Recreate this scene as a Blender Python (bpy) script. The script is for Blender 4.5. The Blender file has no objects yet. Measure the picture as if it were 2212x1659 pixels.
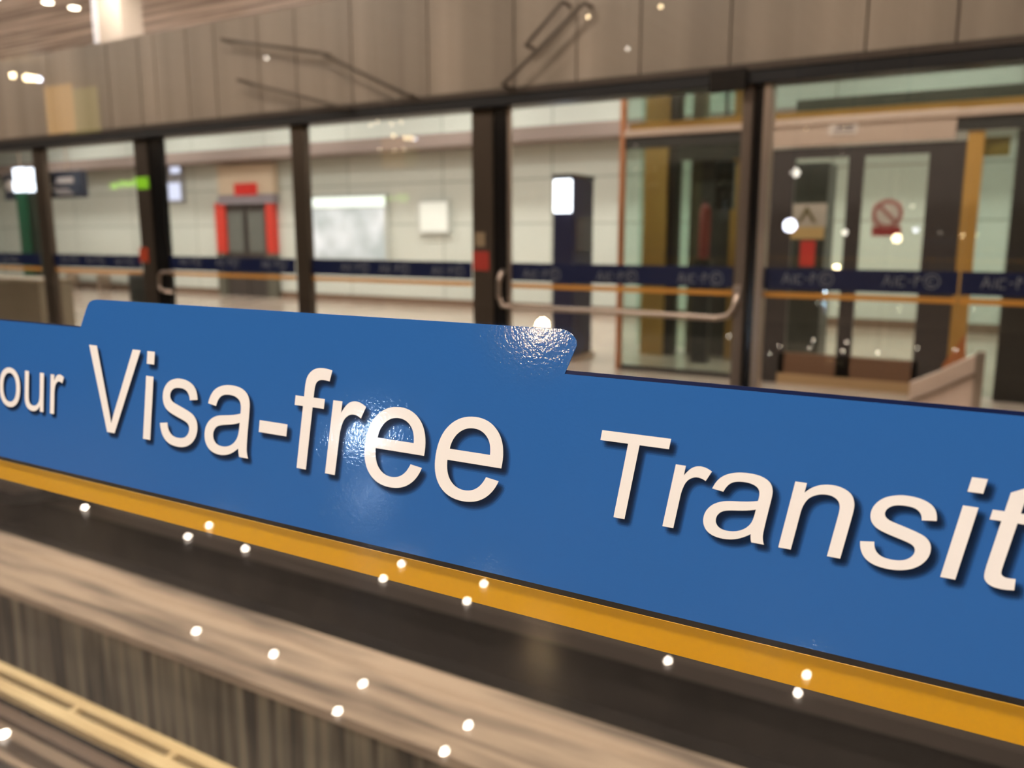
import bpy, bmesh, math, random
from mathutils import Vector, Matrix
random.seed(4)
S = bpy.context.scene
COL = S.collection

# ------------------------------------------------------------------ camera
F, PITCH, YAW, ROLL, EYE = 1800.0, 0.178539, 0.530344, -0.000696, 1.45
FW = Vector((-math.sin(YAW)*math.cos(PITCH), math.cos(YAW)*math.cos(PITCH), -math.sin(PITCH)))
R0 = Vector((math.cos(YAW), math.sin(YAW), 0))
U0 = R0.cross(FW)
RT = R0*math.cos(ROLL) + U0*math.sin(ROLL)
UP = U0*math.cos(ROLL) - R0*math.sin(ROLL)
CAM = Vector((0, 0, EYE))
cd = bpy.data.cameras.new('camera'); cam = bpy.data.objects.new('camera', cd); COL.objects.link(cam)
cam.matrix_world = Matrix(((RT.x, UP.x, -FW.x, CAM.x), (RT.y, UP.y, -FW.y, CAM.y), (RT.z, UP.z, -FW.z, CAM.z), (0, 0, 0, 1)))
cd.sensor_width = 36; cd.lens = F/2212*36; cd.clip_start = .005; cd.clip_end = 200
cd.dof.use_dof = True; cd.dof.focus_distance = .585; cd.dof.aperture_fstop = cd.lens/1000/.0052
S.camera = cam

def ray(px, py): return FW*F + RT*(px-1106) - UP*(py-829.5)
def at(px, py, Y):                       # the point of the plane y = Y (parallel to the glass) seen at a photo pixel
    d = ray(px, py); return CAM + d*(Y/d.y)
def mirrored(px, py, yv, plane=.5):      # a thing on the near side whose mirror image in the glass is yv metres away
    p = at(px, py, yv); return Vector((p.x, 2*plane-p.y, p.z))
def xat(px, py, Y): return at(px, py, Y).x
def zat(px, py, Y): return at(px, py, Y).z

# ------------------------------------------------------------------ materials
def lin(c): return tuple(((v/255)/12.92 if v/255 <= .04045 else ((v/255+.055)/1.055)**2.4) for v in c)
MATS = {}
def mat(name, rgb, rough=.5, metal=0, spec=.5, noise=None, bump=None, emit=None, es=0):
    if name in MATS: return MATS[name]
    m = bpy.data.materials.new(name); m.use_nodes = True; MATS[name] = m
    nt = m.node_tree; b = nt.nodes['Principled BSDF']; L = nt.links.new
    c = lin(rgb)
    b.inputs['Base Color'].default_value = (*c, 1); b.inputs['Roughness'].default_value = rough
    b.inputs['Metallic'].default_value = metal; b.inputs['Specular IOR Level'].default_value = spec
    if emit: b.inputs['Emission Color'].default_value = (*lin(emit), 1); b.inputs['Emission Strength'].default_value = es
    tc = nt.nodes.new('ShaderNodeTexCoord')
    if noise:                                    # (scale xyz, second colour, low, high)
        sc, c2, lo, hi = noise
        mp = nt.nodes.new('ShaderNodeMapping'); mp.inputs['Scale'].default_value = sc
        L(tc.outputs['Object'], mp.inputs['Vector'])
        n = nt.nodes.new('ShaderNodeTexNoise'); n.inputs['Scale'].default_value = 1; n.inputs['Detail'].default_value = 5
        L(mp.outputs[0], n.inputs['Vector'])
        rp = nt.nodes.new('ShaderNodeValToRGB'); rp.color_ramp.elements[0].position = lo; rp.color_ramp.elements[1].position = hi
        rp.color_ramp.elements[0].color = (*c, 1); rp.color_ramp.elements[1].color = (*lin(c2), 1)
        L(n.outputs['Fac'], rp.inputs[0]); L(rp.outputs[0], b.inputs['Base Color'])
    if bump:                                     # (scale, strength, distance)
        n = nt.nodes.new('ShaderNodeTexNoise'); n.inputs['Scale'].default_value = bump[0]; n.inputs['Detail'].default_value = 2
        L(tc.outputs['Object'], n.inputs['Vector'])
        bp = nt.nodes.new('ShaderNodeBump'); bp.inputs['Strength'].default_value = bump[1]; bp.inputs['Distance'].default_value = bump[2]
        L(n.outputs['Fac'], bp.inputs['Height']); L(bp.outputs[0], b.inputs['Normal'])
    return m
def emission(name, rgb, s):
    if name in MATS: return MATS[name]
    m = bpy.data.materials.new(name); m.use_nodes = True; MATS[name] = m
    nt = m.node_tree; nt.nodes.clear()
    o = nt.nodes.new('ShaderNodeOutputMaterial'); e = nt.nodes.new('ShaderNodeEmission')
    e.inputs[0].default_value = (*lin(rgb), 1); e.inputs[1].default_value = s
    nt.links.new(e.outputs[0], o.inputs[0]); return m
def glass(name, tint, refl):
    if name in MATS: return MATS[name]
    m = bpy.data.materials.new(name); m.use_nodes = True; MATS[name] = m
    nt = m.node_tree; nt.nodes.clear(); L = nt.links.new
    o = nt.nodes.new('ShaderNodeOutputMaterial'); mx = nt.nodes.new('ShaderNodeMixShader')
    t = nt.nodes.new('ShaderNodeBsdfTransparent'); t.inputs[0].default_value = (*tint, 1)
    g = nt.nodes.new('ShaderNodeBsdfGlossy'); g.inputs['Roughness'].default_value = 0; g.inputs[0].default_value = (1, 1, 1, 1)
    lw = nt.nodes.new('ShaderNodeLayerWeight'); lw.inputs['Blend'].default_value = .5
    def mth(op, v0, v1):
        n = nt.nodes.new('ShaderNodeMath'); n.operation = op; n.use_clamp = True
        for i, v in enumerate((v0, v1)):
            if isinstance(v, (int, float)): n.inputs[i].default_value = v
            else: L(v, n.inputs[i])
        return n.outputs[0]
    fac = mth('MULTIPLY', mth('ADD', mth('MULTIPLY', mth('POWER', lw.outputs['Facing'], 5), .96), .04), refl)
    L(fac, mx.inputs[0]); L(t.outputs[0], mx.inputs[1]); L(g.outputs[0], mx.inputs[2])
    L(mx.outputs[0], o.inputs[0]); return m
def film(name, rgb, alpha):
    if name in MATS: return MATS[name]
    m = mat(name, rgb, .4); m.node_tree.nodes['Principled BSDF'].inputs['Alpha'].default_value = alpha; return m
def brickwall(name, c1, c2, cm, w, h, mort, rough=.4):
    m = mat(name, c1, rough); nt = m.node_tree; L = nt.links.new
    tc = [n for n in nt.nodes if n.type == 'TEX_COORD'][0]
    sx = nt.nodes.new('ShaderNodeSeparateXYZ'); L(tc.outputs['Object'], sx.inputs[0])
    cx = nt.nodes.new('ShaderNodeCombineXYZ'); L(sx.outputs['X'], cx.inputs['X']); L(sx.outputs['Z'], cx.inputs['Y'])
    br = nt.nodes.new('ShaderNodeTexBrick'); br.offset = 0; br.inputs['Scale'].default_value = 1
    br.inputs['Brick Width'].default_value = w; br.inputs['Row Height'].default_value = h; br.inputs['Mortar Size'].default_value = mort
    br.inputs['Color1'].default_value = (*lin(c1), 1); br.inputs['Color2'].default_value = (*lin(c2), 1); br.inputs['Mortar'].default_value = (*lin(cm), 1)
    br.inputs['Bias'].default_value = 0
    L(cx.outputs[0], br.inputs['Vector']); L(br.outputs['Color'], nt.nodes['Principled BSDF'].inputs['Base Color'])
    return m

# ------------------------------------------------------------------ mesh building
class MB:
    def __init__(s): s.bm = bmesh.new()
    def box(s, x0, x1, y0, y1, z0, z1, bev=0):
        r = bmesh.ops.create_cube(s.bm, size=1)
        for v in r['verts']:
            v.co = Vector(((x0+x1)/2+v.co.x*(x1-x0), (y0+y1)/2+v.co.y*(y1-y0), (z0+z1)/2+v.co.z*(z1-z0)))
        if bev:
            es = list({e for v in r['verts'] for e in v.link_edges})
            bmesh.ops.bevel(s.bm, geom=es, offset=bev, segments=2, affect='EDGES', profile=.6)
        return s
    def tube(s, pts, rad, seg=12, closed=False):
        pts = [Vector(p) for p in pts]; n = len(pts); rings = []
        prev = None
        for i, p in enumerate(pts):
            a = pts[i-1] if (i or closed) else p; b = pts[(i+1) % n] if (i < n-1 or closed) else p
            t = (b-a).normalized()
            if prev is None:
                u = t.orthogonal().normalized()
            else:
                u = (prev - t*prev.dot(t)).normalized()
            prev = u; w = t.cross(u)
            r = rad[i] if isinstance(rad, (list, tuple)) else rad
            rings.append([s.bm.verts.new(p + (u*math.cos(2*math.pi*k/seg)+w*math.sin(2*math.pi*k/seg))*r) for k in range(seg)])
        for i in range(n if closed else n-1):
            A, B = rings[i], rings[(i+1) % n]
            for k in range(seg): s.bm.faces.new((A[k], A[(k+1) % seg], B[(k+1) % seg], B[k]))
        if not closed:
            s.bm.faces.new(rings[0][::-1]); s.bm.faces.new(rings[-1])
        return s
    def disc(s, c, r, h, axis='z', seg=28):
        a = {'z': Vector((0, 0, h)), 'y': Vector((0, h, 0)), 'x': Vector((h, 0, 0))}[axis]
        return s.tube([Vector(c), Vector(c)+a], r, seg)
    def prism(s, pts2, y0, y1):           # outline in x,z pushed along y
        a = [s.bm.verts.new((x, y0, z)) for x, z in pts2]; b = [s.bm.verts.new((x, y1, z)) for x, z in pts2]
        s.bm.faces.new(a); s.bm.faces.new(b[::-1])
        n = len(a)
        for i in range(n): s.bm.faces.new((a[i], b[i], b[(i+1) % n], a[(i+1) % n]))
        return s
    def profile(s, pts2, x0, x1):         # outline in y,z pushed along x
        a = [s.bm.verts.new((x0, y, z)) for y, z in pts2]; b = [s.bm.verts.new((x1, y, z)) for y, z in pts2]
        s.bm.faces.new(a); s.bm.faces.new(b[::-1])
        n = len(a)
        for i in range(n): s.bm.faces.new((a[i], b[i], b[(i+1) % n], a[(i+1) % n]))
        return s
    def build(s, name, m, parent=None, smooth=False):
        bmesh.ops.recalc_face_normals(s.bm, faces=s.bm.faces)
        me = bpy.data.meshes.new(name); s.bm.to_mesh(me); s.bm.free()
        if smooth:
            for p in me.polygons: p.use_smooth = True
        o = bpy.data.objects.new(name, me); COL.objects.link(o); me.materials.append(m)
        if parent:
            o.parent = parent; o.matrix_parent_inverse = Matrix.Translation(-parent.location)
        return o
def tag(o, label, cat, group=None, kind=None):
    o['label'] = label; o['category'] = cat
    if group: o['group'] = group
    if kind: o['kind'] = kind
    return o
def thing(name, label, cat, loc, group=None, kind=None):
    o = bpy.data.objects.new(name, None); COL.objects.link(o); o.location = loc; o.empty_display_size = .1
    return tag(o, label, cat, group, kind)
def lab(o, label): o['label'] = label; return o
def copy_tree(o, parent=None):
    c = o.copy(); COL.objects.link(c)
    if parent: c.parent = parent
    for ch in o.children: copy_tree(ch, c)
    return c
def box(name, m, x0, x1, y0, y1, z0, z1, parent=None, bev=0):
    return MB().box(x0, x1, y0, y1, z0, z1, bev).build(name, m, parent)
def rbox(name, m, px0, py0, px1, py1, Y, d=.03, parent=None, bev=0):
    """upright box whose front face on plane y=Y spans two photo pixels"""
    a = at(px0, (py0+py1)/2, Y); b = at(px1, (py0+py1)/2, Y); xm = (px0+px1)/2
    return box(name, m, a.x, b.x, Y, Y+d, zat(xm, py1, Y), zat(xm, py0, Y), parent, bev)

# ------------------------------------------------------------------ palette
white_wall = brickwall('white_wall_panel', (214, 219, 212), (205, 211, 204), (148, 148, 142), 2.45, .82, .012)
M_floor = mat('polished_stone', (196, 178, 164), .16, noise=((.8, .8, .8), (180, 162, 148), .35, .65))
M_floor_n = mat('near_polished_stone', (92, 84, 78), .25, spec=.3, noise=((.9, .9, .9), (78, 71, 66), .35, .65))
M_dark = mat('dark_frame', (22, 23, 27), .4)
M_darkblue = mat('dark_blue_frame', (24, 27, 36), .35)
M_bronze = mat('bronze_steel', (96, 84, 74), .35, .7)
M_steel = mat('brushed_steel', (190, 172, 158), .32, .85)
M_taupe = mat('taupe_panel', (180, 163, 146), .42, noise=((2.2, 1, .06), (130, 116, 101), .32, .68))
M_seam = mat('panel_seam', (96, 84, 72), .6)
M_soffit = mat('mauve_bulkhead', (134, 118, 112), .6)
M_ceil = mat('ceiling_plank', (226, 210, 200), .6, noise=((.4, 9, 1), (140, 124, 114), .42, .6))
M_concrete = mat('streaked_concrete', (160, 146, 122), .85, noise=((11, 3, .6), (64, 56, 45), .36, .62))
M_ledge = mat('dusty_concrete_top', (180, 157, 134), .8, noise=((.6, 7, 3), (104, 90, 78), .42, .64))
M_ballast = mat('dark_track_floor', (44, 38, 32), .9, noise=((2, 2, 2), (28, 24, 21), .35, .65))
M_pitwall = mat('pit_wall', (56, 49, 42), .8, noise=((2, 2, 1), (40, 34, 29), .35, .65))
M_navy = mat('navy_vinyl', (12, 26, 66), .35)
M_orange = mat('orange_vinyl', (214, 148, 62), .4)
M_logo = mat('pale_print', (128, 132, 142), .5)
M_copper = mat('copper_edge', (186, 124, 88), .35, .3)
M_ochre = mat('ochre_panel', (190, 146, 74), .45, noise=((2, 2, .6), (166, 120, 50), .3, .7))
M_red = mat('red_panel', (206, 62, 50), .4)
M_grey = mat('grey_door_metal', (78, 72, 70), .35, .3)
M_beige = mat('beige_header_metal', (196, 172, 156), .3, .35)
M_cream = mat('cream_panel', (226, 206, 182), .5)
M_white = mat('white_print', (232, 228, 222), .45)
M_black = mat('black_gloss', (16, 16, 18), .2)
G_far = glass('platform_glass', (.96, .97, .96), .6)
G_near = glass('near_glass', (.96, .96, .95), 1.3)
G_green = glass('green_glass', (.80, .87, .83), .8)
G_tran = glass('transom_glass', (.70, .76, .72), .8)

NX0, NX1 = -26.0, 9.0            # how far the platforms run along the track

# ------------------------------------------------------------------ the setting: far hall
D = 5.1                          # plane of the opposite screen
def struct(o, label, cat): return tag(o, label, cat, kind='structure')
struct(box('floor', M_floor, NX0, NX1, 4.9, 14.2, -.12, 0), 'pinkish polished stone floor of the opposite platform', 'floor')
struct(box('wall_back', white_wall, NX0, NX1, 14.0, 14.2, 0, 4.6), 'pale panelled wall at the back of the opposite platform', 'wall')
struct(box('baseboard_back', mat('brown_baseboard', (120, 96, 80), .5), NX0, NX1, 13.97, 14.0, 0, .14), 'brown baseboard along the pale panelled back wall', 'baseboard')
zs0, zs1 = zat(1000, 313, 13.2), zat(1000, 284, 13.2)
struct(box('trim_1', M_soffit, NX0, NX1, 13.2, 13.99, zs0, zs1), 'mauve brown bulkhead running along the top of the back wall', 'bulkhead')
struct(box('ceiling', M_ceil, NX0, NX1, .52, 14.2, 4.6, 4.7), 'brown plank ceiling above the tracks and opposite platform', 'ceiling')
struct(box('wall_left', white_wall, NX0-.2, NX0, -14, 14.2, -1.6, 4.7), 'pale end wall far down the platform on the left', 'wall')
struct(box('wall_right', white_wall, NX1, NX1+.2, -14, 14.2, -1.6, 4.7), 'pale end wall of the platform on the right', 'wall')

# track trough
struct(box('floor', M_ballast, NX0, NX1, .55, 5.0, -1.95, -1.80), 'dark track floor down in the trough', 'track floor')
struct(box('floor', M_ballast, NX0, NX1, .60, 2.72, -1.80, -1.40), 'dark raised track slab below the near platform', 'track slab')
struct(box('wall_platform_edge', M_pitwall, NX0, NX1, 4.9, 5.0, -1.8, -.12), 'brown concrete face below the opposite platform', 'wall')
struct(box('wall_near_edge', M_pitwall, NX0, NX1, .45, .62, -1.80, -.12), 'concrete face below the near platform', 'wall')
# concrete plinth
zl = -.98
def Ytop(px, py): r = (at(px, py, 1).z-EYE); return (zl-EYE)/r
ya, yb = Ytop(0, 1265), Ytop(0, 1150)
pl = thing('concrete_plinth', 'long pale topped concrete plinth with streaked side beside the yellow rails', 'plinth', (-3, ya, -1.8))
MB().profile([(ya+.015, -1.8), (ya+.015, zl-.03), (yb, zl-.03), (yb, -1.8)], NX0, NX1).build('body', M_concrete, pl)
MB().profile([(ya-.02, zl-.05), (ya-.015, zl), (ya+.10, zl), (ya+.16, zl-.015), (yb-.16, zl-.015), (yb-.13, zl+.008), (yb, zl+.008), (yb+.01, zl-.05)], NX0, NX1).build('coping', M_ledge, pl)
# ladder like rails on the track floor
M_rail = mat('yellow_painted_rail', (244, 218, 164), .4, .2, noise=((1.2, 5, 5), (220, 190, 136), .35, .65))
zr = -1.24
def Yr(py): return (zr-EYE)/(at(0, py, 1).z-EYE)
rl = thing('ladder_rail', 'pale yellow ladder like double rail running along the track below the plinth', 'rail', (-3, 2.5, -1.4))
y1a, y1b, y2a, y2b = Yr(1447), Yr(1427), Yr(1490), Yr(1463)
for a, b in ((y1a, y1b), (y2a, y2b)):
    MB().box(NX0, NX1, a, b, zr-.05, zr, .004).build('bar', M_rail, rl)
x1 = xat(151, 1500, 1); 
for px, py in ((148, 1536), (364, 1633)):
    k = (zr-EYE)/(at(px, py, 1).z-EYE); X = at(px, py, 1).x*k
    MB().box(X-.022, X+.022, y2b, y1a, zr-.045, zr-.004).build('crosspiece', M_rail, rl)
    pitch_ = X
Xs = [at(px, py, 1).x*((zr-EYE)/(at(px, py, 1).z-EYE)) for px, py in ((148, 1536), (364, 1633))]
for k in (-3, -2, -1, 2, 3, 4):
    X = Xs[0]+(Xs[1]-Xs[0])*k
    MB().box(X-.022, X+.022, y2b, y1a, zr-.045, zr-.004).build('crosspiece', M_rail, rl)
for k in range(-8, 9):
    X = Xs[0]+(Xs[1]-Xs[0])*(k+.5)
    MB().box(X-.03, X+.03, y2a+.05, y1b, -1.4, zr-.05).build('support_foot', M_dark, rl)
rr = thing('running_rail', 'dull brown steel running rail with pale worn head nearest the platform', 'rail', (-3, 2.3, -1.4))
ry = (-1.27-EYE)/(at(0, 1570, 1).z-EYE)
MB().profile([(ry-.07, -1.4), (ry+.07, -1.4), (ry+.07, -1.385), (ry+.01, -1.37), (ry+.01, -1.31), (ry+.035, -1.30), (ry+.035, -1.275), (ry+.03, -1.27), (ry-.03, -1.27), (ry-.035, -1.275), (ry-.035, -1.30), (ry-.01, -1.31), (ry-.01, -1.37), (ry-.07, -1.385)], NX0, NX1).build('rail_body', mat('worn_rail', (150, 128, 104), .4, .5), rr)
ry2 = (-1.33-EYE)/(at(0, 1525, 1).z-EYE)
tag(MB().profile([(ry2-.045, -1.4), (ry2+.025, -1.4), (ry2+.025, -1.335), (ry2+.015, -1.33), (ry2-.035, -1.33), (ry2-.045, -1.335)], NX0, NX1).build('cable_trough', mat('brown_trough', (112, 92, 76), .6), None), 'low brown cable trough between the yellow ladder rail and running rail', 'cable trough')
# low cable duct at the foot of the opposite platform wall
tag(box('cable_duct', mat('duct_grey', (88, 78, 70), .6), NX0, NX1, 4.80, 4.9, -1.36, -1.25), 'long grey brown cable duct at the foot of the opposite platform wall', 'cable duct')

# ------------------------------------------------------------------ opposite screen wall
zf = EYE + .187*D; zg = EYE + .166*D
ft = EYE + .337*D
fs = []
for px in (-350, -60, 105, 232, 300, 335, 405, 466, 560, 640, 760, 925, 1110, 1245, 1382, 1575, 1866, 2060, 2230, 2500): fs.append(xat(px, 150, D-.06))
w = MB(); fx = [NX0]+fs+[NX1]
for i in range(len(fx)-1): w.box(fx[i]+.006, fx[i+1]-.006, D-.06, D+.06, zf, ft)
fo = struct(w.build('wall_fascia', M_taupe), 'tall taupe panelled fascia above the opposite glass screen', 'fascia')
MB().box(NX0, NX1, D-.04, D+.05, zf+.01, ft-.01).build('seam_backing', M_seam, fo)
# dark header beam, with a lower lip towards the right
hb = thing('trim_2', 'long dark header beam above the opposite glass screen', 'header', (0, D, zg), kind='structure')
MB().box(NX0, NX1, D-.09, D+.10, zg, zf, .006).build('beam', M_dark, hb)
MB().box(NX0, NX1, D-.10, D-.088, zf-.035, zf+.004).build('drip_edge', mat('drip_edge', (84, 74, 66), .4, .4), hb)
def far_post(name, px0, px1, m, label, z0=0, py=450, y0=D-.035, y1=D+.03, side=None):
    x0, x1_ = xat(px0, py, y0), xat(px1, py, y0)
    t = thing(name, label, 'pillar', ((x0+x1_)/2, D, 0), kind='structure')
    if side is None:
        MB().box(x0, x1_, y0, y1, z0, zg+.002, .004).build('post_body', m, t)
    else:
        xm = xat(side, py, y0)
        MB().box(x0, xm, y0, y1, z0, zg+.002, .004).build('metal_cover', m, t)
        MB().box(xm, x1_, y0+.015, y1, z0, zg+.002).build('dark_jamb', M_black, t)
    return t
pA = far_post('pillar', 80, 101, M_bronze, 'thin bronze mullion of the opposite screen, leftmost in the photo')
pB = far_post('pillar', 298, 353, mat('bronze_cover', (78, 68, 60), .38, .5), 'broad dark pillar of the opposite screen with an orange tag', side=326)
pC = far_post('pillar', 634, 663, M_bronze, 'thin bronze mullion between the two left dark pillars of the screen')
pD = far_post('pillar', 1020, 1094, mat('bronze_cover_2', (84, 72, 62), .38, .5), 'broad dark pillar with a red tag beside the push bar door', side=1064)
pE = thing('pillar', 'narrow dark gap post with two bright steel stiles right of the push bar', 'pillar', (xat(1630, 450, D), D, 0), kind='structure')
for a, b, m in ((1594, 1615, mat('stile_bronze', (132, 116, 104), .35, .6)), (1638, 1655, M_steel)):
    MB().box(xat(a, 450, D-.05), xat(b, 450, D-.05), D-.05, D+.05, 0, zg+.002, .004).build('stile', m, pE)
MB().box(xat(1614, 450, D-.05), xat(1640, 450, D-.05), D, D+.05, 0, zg+.002).build('dark_jamb', M_black, pE)
# little tags on pillars
def decal(name, parent, m, px0, py0, px1, py1, Y, d=.004): return rbox(name, m, px0, py0, px1, py1, Y, d, parent)
lab(decal('warning_tag', pD, mat('red_tag', (176, 52, 40), .5), 1021, 543, 1056, 584, D-.04), 'red tag on the pillar')
lab(decal('small_notice', pD, mat('tan_tag', (150, 128, 100), .5), 1027, 502, 1047, 533, D-.04), 'small tan notice above the red tag')
lab(decal('warning_tag', pB, mat('orange_tag', (178, 62, 30), .5), 301, 535, 320, 566, D-.04), 'orange tag on the pillar')
lab(decal('header_box', hb, M_black, 1533, 150, 1610, 196, D-.13, .05), 'black box under the header beam')

# glass panes with navy band and orange stripe
def logo(parent, px, py, Y, s):
    """blurred pale mark on the band: angular strokes then a ring of two arcs"""
    c = at(px, py, Y); k = MB()
    def st(x0, z0, x1, z1, w=.1):
        dx, dz = x1-x0, z1-z0; l = math.hypot(dx, dz); nx, nz = -dz/l*w/2, dx/l*w/2
        k.prism([(c.x+s*(x+u), c.z+s*(z+v)) for x, z, u, v in ((x0, z0, nx, nz), (x1, z1, nx, nz), (x1, z1, -nx, -nz), (x0, z0, -nx, -nz))], Y, Y+.002)
    st(-2.2, -.5, -1.85, .5); st(-1.85, .5, -1.5, -.5); st(-2.05, -.15, -1.65, -.15)
    st(-1.2, -.5, -1.2, .35); st(-.9, -.45, -.4, -.45); st(-.9, -.45, -.9, .3); st(-.9, .3, -.4, .3)
    st(-.15, 0, .2, 0); st(.45, -.5, .45, .5); st(.45, .5, .85, .25); st(.85, .25, .5, 0)
    for a0, a1, rr_ in ((20, 200, .62), (215, 380, .62), (40, 300, .3)):
        pr = None
        for a in range(a0, a1+1, 20):
            q = (1.75+rr_*math.cos(math.radians(a)), rr_*math.sin(math.radians(a)))
            if pr: st(*pr, *q)
            pr = q
    return k.build('band_mark', M_logo, parent)
zn1, zn0 = EYE-.0395*D, EYE-.0640*D
zo1, zo0 = EYE-.0675*D, EYE-.0735*D
def pane(name, px0, px1, label, cat, logos, door=False):
    x0, x1_ = (px0 if isinstance(px0, tuple) else xat(px0, 450, D)), (px1 if isinstance(px1, tuple) else xat(px1, 450, D))
    if isinstance(x0, tuple): x0 = x0[0]
    if isinstance(x1_, tuple): x1_ = x1_[0]
    t = thing(name, label, cat, ((x0+x1_)/2, D, 0), kind='structure')
    MB().box(x0, x1_, D, D+.012, .03, zg).build('glass_pane', G_far, t)
    MB().box(x0, x1_, D-.006, D+.02, 0, .03).build('bottom_rail', M_dark, t)
    MB().box(x0+.005, x1_-.005, D-.004, D-.001, zn0, zn1).build('navy_band', M_navy, t)
    MB().box(x0+.005, x1_-.005, D-.004, D-.001, zo0, zo1).build('orange_stripe', M_orange, t)
    for lx, ly in logos: logo(t, lx, ly, D-.008, .062)
    return t
pane('window_1', (NX0,), 78, 'glass pane of the opposite screen left of the leftmost bronze mullion', 'window', [(20, 561)])
pane('window_2', 102, 298, 'glass pane of the opposite screen behind the navy hanging sign', 'window', [(150, 560), (205, 562), (268, 565)])
pane('window_3', 353, 634, 'glass pane of the opposite screen in front of the red pillared lift', 'window', [(410, 565), (490, 567), (590, 571)])
pane('window_4', 663, 1020, 'wide glass pane of the opposite screen in front of the glowing light box', 'window', [(765, 577), (850, 580), (965, 585)])
d1 = pane('door_1', 1094, 1594, 'glass emergency door with steel push bar in the opposite screen', 'door', [(1168, 592), (1330, 597), (1510, 601)])
pane('window_5', 1655, 2087, 'glass pane of the opposite screen in front of the grey double doors', 'window', [(1742, 602), (1965, 607)])
pane('window_6', 2088, (NX1,), 'rightmost glass pane of the opposite screen', 'window', [(2185, 612)])
yb_ = D-.07
for px0, px1 in ((1594, 1612), (1094, 1103)):
    MB().box(xat(px0, 450, D-.02), xat(px1, 450, D-.02), D-.02, D, .03, zg).build('stile', M_steel, d1)
bar = []
for px, py, yy in ((1088, 585, D-.02), (1082, 592, yb_), (1077, 610, yb_), (1077, 640, yb_), (1085, 660, yb_), (1110, 664, yb_), (1330, 674, yb_), (1545, 687, yb_), (1572, 683, yb_), (1585, 668, yb_), (1592, 640, yb_), (1594, 632, D-.02)):
    bar.append(at(px, py, yy))
MB().tube(bar, .017, 10).build('push_bar', M_steel, d1, True)
MB().box(xat(1583, 635, D-.05), xat(1602, 635, D-.05), D-.06, D-.02, zat(1592, 655, D), zat(1592, 615, D), .006).build('lock_case', M_steel, d1)
# pull handles on door edges at pillars B
lab(MB().tube([at(372, 588, D-.02), at(372, 588, yb_), at(350, 588, yb_), at(344, 596, yb_), at(344, 620, yb_), at(350, 628, yb_), at(372, 630, yb_), at(372, 630, D-.02)], .016, 8).build('pull_handle', M_steel, pB, True), 'steel pull handle')

# ------------------------------------------------------------------ far platform things
def up(px, py, Y): return at(px, py, Y)
# blue totem with lit screen
Y = 8.5
t = thing('information_totem', 'tall navy totem with a glowing white screen standing behind the push bar door', 'totem', (xat(1218, 450, Y), Y+.2, 0))
x0, x1_ = xat(1194, 450, Y), xat(1237, 450, Y); zt = zat(1215, 378, Y)
MB().box(x0, x1_, Y, Y+.55, 0.06, zt, .015).build('body', mat('totem_navy', (30, 34, 66), .4), t)
MB().box(x0-.01, x1_+.01, Y-.01, Y+.56, zt-.03, zt+.01, .008).build('cap', M_black, t)
MB().box(x0-.03, x1_+.03, Y-.03, Y+.58, 0, .06).build('base', M_steel, t)
sc = MB().box(xat(1197, 450, Y), xat(1235, 450, Y), Y-.012, Y, zat(1215, 459, Y), zat(1215, 388, Y), .012).build('screen', emission('screen_white', (240, 244, 255), 6), t); lab(sc, 'glowing white screen')
MB().box(x1_, x1_+.012, Y+.06, Y+.5, zat(1260, 545, Y), zat(1260, 468, Y)).build('side_panel', mat('side_grey', (62, 62, 74), .25), t)
# green totem with two white screens is mirrored from the near hall (see below); red pillared lift on the back wall
Y = 13.84
lf = thing('lift', 'grey lift with red side pillars and cream panel above on the back wall', 'lift', (xat(535, 500, Y), 13.9, 0))
for px0, px1 in ((466, 487), (575, 591)):
    MB().box(xat(px0, 500, Y), xat(px1, 500, Y), Y, 13.99, zat(530, 547, Y), zat(530, 436, Y), .01).build('pillar_cladding', M_red, lf)
MB().box(xat(470, 600, Y), xat(488, 600, Y), Y+.02, 13.99, 0, zat(530, 547, Y)).build('base_panel', mat('olive_grey', (96, 94, 84), .5), lf)
MB().box(xat(576, 600, Y), xat(596, 600, Y), Y+.02, 13.99, 0, zat(530, 547, Y)).build('base_panel', mat('olive_grey', (96, 94, 84), .5), lf)
rbox('upper_panel', M_cream, 470, 355, 590, 420, Y, .15, lf)
rbox('header', mat('lilac_grey', (150, 142, 152), .4), 470, 420, 590, 440, Y-.03, .17, lf)
for px0, px1 in ((488, 531), (533, 576)):
    q = box('door_leaf', M_grey, xat(px0, 500, Y+.06), xat(px1, 500, Y+.06), Y+.06, Y+.10, 0, zat(530, 441, Y+.06), lf)
    MB().box(xat(px0+5, 500, Y+.06), xat(px1-5, 500, Y+.06), Y+.05, Y+.06, zat(530, 545, Y+.06), zat(530, 458, Y+.06), .004).build('door_window', mat('lift_glass', (110, 112, 108), .12), q)
box('door_surround', mat('surround_dark', (70, 64, 62), .4), xat(487, 500, Y), xat(577, 500, Y), Y+.105, 13.99, 0, zat(530, 436, Y), lf)
lab(MB().box(xat(508, 405, Y), xat(556, 405, Y), Y-.05, Y, zat(530, 422, Y), zat(530, 396, Y), .02).build('sign_box', mat('red_sign', (186, 36, 30), .4, emit=(220, 40, 30), es=.4), lf), 'red sign over the lift')
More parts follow.
